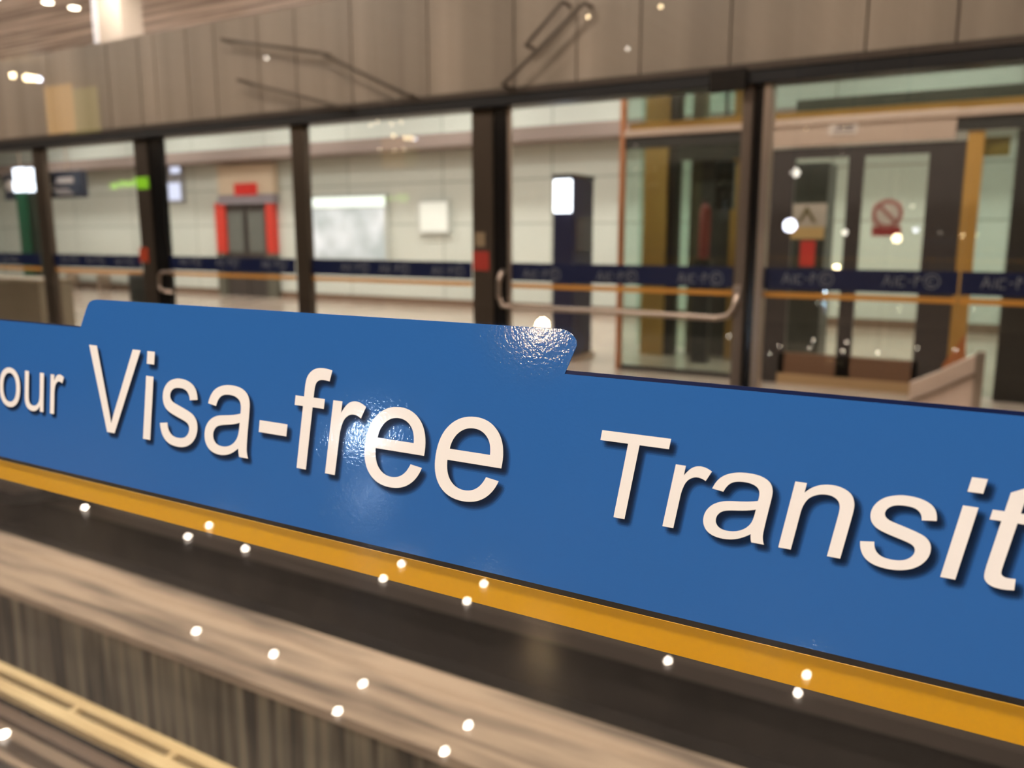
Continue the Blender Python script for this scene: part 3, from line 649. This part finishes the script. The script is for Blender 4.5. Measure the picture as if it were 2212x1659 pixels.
# lettering outlines, 2048 units to the em: 'L' line, 'Q' curve through one control point
GL = {
'V': (1366, ["577,0 9,1466 219,1466 600,401 Q646,273,677,161 Q711,281,756,401 1152,1466 1350,1466 776,0"]),
'T': (1251, ["531,0 531,1293 48,1293 48,1466 1210,1466 1210,1293 725,1293 725,0"]),
'i': (455, ["136,1259 136,1466 316,1466 316,1259", "136,0 136,1062 316,1062 316,0"]),
'-': (682, ["65,440 65,621 618,621 618,440"]),
'n': (1139, ["135,0 135,1062 297,1062 297,911 Q414,1086,635,1086 Q731,1086,811,1051 Q892,1017,932,961 Q972,905,988,828 Q998,778,998,653 998,0 818,0 818,646 Q818,756,797,810 Q776,865,722,897 Q669,930,597,930 Q482,930,398,857 Q315,784,315,580 315,0"]),
'r': (682, ["133,0 133,1062 295,1062 295,901 Q357,1014,409,1050 Q462,1086,525,1086 Q616,1086,710,1028 648,861 Q582,900,516,900 Q457,900,410,864 Q363,829,343,766 Q313,670,313,556 313,0"]),
'u': (1139, ["831,0 831,156 Q707,-24,494,-24 Q400,-24,318,12 Q237,48,197,102 Q158,157,142,236 Q131,289,131,404 131,1062 311,1062 311,473 Q311,332,322,283 Q339,212,394,171 Q449,131,530,131 Q611,131,682,172 Q753,214,782,285 Q812,357,812,493 812,1062 992,1062 992,0"]),
'o': (1139, ["68,531 Q68,826,232,968 Q369,1086,566,1086 Q785,1086,924,942 Q1063,799,1063,546 Q1063,341,1001,223 Q940,106,822,41 Q705,-24,566,-24 Q343,-24,205,119 Q68,262,68,531", "253,531 Q253,327,342,225 Q431,124,566,124 Q700,124,789,226 Q878,328,878,537 Q878,734,788,835 Q699,937,566,937 Q431,937,342,836 Q253,735,253,531"]),
'e': (1139, ["862,342 1048,319 Q1004,156,885,66 Q766,-24,581,-24 Q348,-24,211,119 Q75,263,75,522 Q75,790,213,938 Q351,1086,571,1086 Q784,1086,919,941 Q1054,796,1054,533 Q1054,517,1053,485 261,485 Q271,310,360,217 Q449,124,582,124 Q681,124,751,176 Q821,228,862,342", "271,633 864,633 Q852,767,796,834 Q710,938,573,938 Q449,938,364,855 Q280,772,271,633"]),
'a': (1139, ["828,131 Q728,46,635,11 Q543,-24,437,-24 Q262,-24,168,61 Q74,147,74,280 Q74,358,109,422 Q145,487,202,526 Q260,565,332,585 Q385,599,492,612 Q710,638,813,674 Q814,711,814,721 Q814,831,763,876 Q694,937,558,937 Q431,937,370,892 Q310,848,281,735 105,759 Q129,872,184,941 Q239,1011,343,1048 Q447,1086,584,1086 Q720,1086,805,1054 Q890,1022,930,973 Q970,925,986,851 Q995,805,995,685 995,445 Q995,194,1006,127 Q1018,61,1052,0 864,0 Q836,56,828,131", "813,533 Q715,493,519,465 Q408,449,362,429 Q316,409,291,370 Q266,332,266,285 Q266,213,320,165 Q375,117,480,117 Q584,117,665,162 Q746,208,784,287 Q813,348,813,467"]),
's': (1024, ["63,317 241,345 Q256,238,324,181 Q393,124,516,124 Q640,124,700,174 Q760,225,760,293 Q760,354,707,389 Q670,413,523,450 Q325,500,248,536 Q172,573,132,637 Q93,702,93,780 Q93,851,125,911 Q158,972,214,1012 Q256,1043,328,1064 Q401,1086,484,1086 Q609,1086,703,1050 Q798,1014,843,952 Q888,891,905,788 729,764 Q717,846,659,892 Q602,938,497,938 Q373,938,320,897 Q267,856,267,801 Q267,766,289,738 Q311,709,358,690 Q385,680,517,644 Q708,593,783,560 Q859,528,902,466 Q945,404,945,312 Q945,222,892,142 Q840,63,741,19 Q642,-24,517,-24 Q310,-24,201,62 Q93,148,63,317"]),
'f': (569, ["178,0 178,922 19,922 19,1062 178,1062 178,1175 Q178,1282,197,1334 Q223,1404,288,1447 Q354,1491,472,1491 Q548,1491,640,1473 613,1316 Q557,1326,507,1326 Q425,1326,391,1291 Q357,1256,357,1160 357,1062 564,1062 564,922 357,922 357,0"]),
't': (569, ["528,161 554,2 Q478,-14,418,-14 Q320,-14,266,17 Q212,48,190,98 Q168,149,168,311 168,922 36,922 36,1062 168,1062 168,1325 347,1433 347,1062 528,1062 528,922 347,922 347,301 Q347,224,356,202 Q366,180,387,167 Q409,154,449,154 Q479,154,528,161"]),
}
def contours(ch):
    out = []
    for s in GL[ch][1]:
        pts = []
        for tok in s.split():
            if tok[0] == 'Q':
                a = [float(v) for v in tok[1:].split(',')]; p0 = pts[-1]
                pts += bez(p0, (a[0], a[1]), (a[2], a[3]), 8)[1:]
            else:
                pts.append(tuple(float(v) for v in tok.split(',')))
        if math.hypot(pts[0][0]-pts[-1][0], pts[0][1]-pts[-1][1]) < 1: pts.pop()
        out.append(pts)
    return out
def flat_mesh(name, conts, y, offset=0):
    """filled flat outlines on the plane y, as a mesh"""
    cu = bpy.data.curves.new(name, 'CURVE'); cu.dimensions = '2D'; cu.fill_mode = 'FRONT'; cu.offset = offset
    for c in conts:
        sp = cu.splines.new('POLY'); sp.points.add(len(c)-1); sp.use_cyclic_u = True
        for q, (x, z) in zip(sp.points, c): q.co = (x, z, 0, 1)
    o = bpy.data.objects.new(name, cu); COL.objects.link(o)
    bpy.context.view_layer.update()
    me = bpy.data.meshes.new_from_object(o.evaluated_get(bpy.context.evaluated_depsgraph_get()))
    bpy.data.objects.remove(o); bpy.data.curves.remove(cu)
    for v in me.vertices: v.co = Vector((v.co.x, y, v.co.y))
    return me
M_let = mat('white_vinyl_print', (243, 235, 226), .08, bump=(400, .10, .0006))
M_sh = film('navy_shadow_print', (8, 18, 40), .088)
WORDS = [('Visa-free', -1.60206377, -.3930176, .1193032, 1.00490703, .19775696, 15.07382875),
         ('Transit', -.47098878, -.37778822, .08102095, 1.02383566, .17847977, -14.73598405),
         ('our', -1.92523895, -.37593129, .08094993, 1.00490703, .19775696, 15.07382875)]
for word, x0, z0, s, ax, sh, tr in WORDS:
    pen = 0
    for i, ch in enumerate(word):
        def tf(g):
            return (SY*(x0 + s*ax*(pen+tr*i+g[0])/1000 + sh*s*g[1]/1000), EYE + SY*(z0 + s*g[1]/1000))
        cs = [[tf(g) for g in c] for c in contours(ch)]
        me = flat_mesh('letter', cs, SY-.0004)
        lt = bpy.data.objects.new('letter', me); COL.objects.link(lt); me.materials.append(M_let)
        lt.parent = sign; lt.matrix_parent_inverse = Matrix.Translation(-sign.location)
        lab(lt, ('white letter %s of the word %s' % (ch, word)) if ch != '-' else 'white hyphen of the word Visa-free')
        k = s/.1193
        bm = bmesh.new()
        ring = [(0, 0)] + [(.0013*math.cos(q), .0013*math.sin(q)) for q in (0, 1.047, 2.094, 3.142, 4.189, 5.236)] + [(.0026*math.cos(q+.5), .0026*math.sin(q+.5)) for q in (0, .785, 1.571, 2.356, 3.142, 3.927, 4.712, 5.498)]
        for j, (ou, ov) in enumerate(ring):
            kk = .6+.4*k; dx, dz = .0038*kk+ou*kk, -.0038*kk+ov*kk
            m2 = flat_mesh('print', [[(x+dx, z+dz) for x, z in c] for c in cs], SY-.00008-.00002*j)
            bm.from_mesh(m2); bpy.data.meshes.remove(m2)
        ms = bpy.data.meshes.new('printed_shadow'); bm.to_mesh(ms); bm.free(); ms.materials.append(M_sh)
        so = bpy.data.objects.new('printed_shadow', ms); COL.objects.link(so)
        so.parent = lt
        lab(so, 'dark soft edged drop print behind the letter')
        pen += GL[ch][0]

# ------------------------------------------------------------------ world and render settings
wd_ = bpy.data.worlds.new('world'); S.world = wd_; wd_.use_nodes = True
wd_.node_tree.nodes['Background'].inputs[0].default_value = (.02, .018, .016, 1)
S.view_settings.view_transform = 'Standard'; S.view_settings.look = 'None'
S.view_settings.gamma = 1; S.view_settings.use_curve_mapping = False; S.view_settings.exposure = 0
cy = S.cycles
cy.sample_clamp_indirect = 0; cy.transparent_max_bounces = 32; cy.caustics_reflective = False; cy.caustics_refractive = False
cy.max_bounces = 7; cy.diffuse_bounces = 3; cy.glossy_bounces = 4; cy.use_adaptive_sampling = False; cy.use_denoising = True
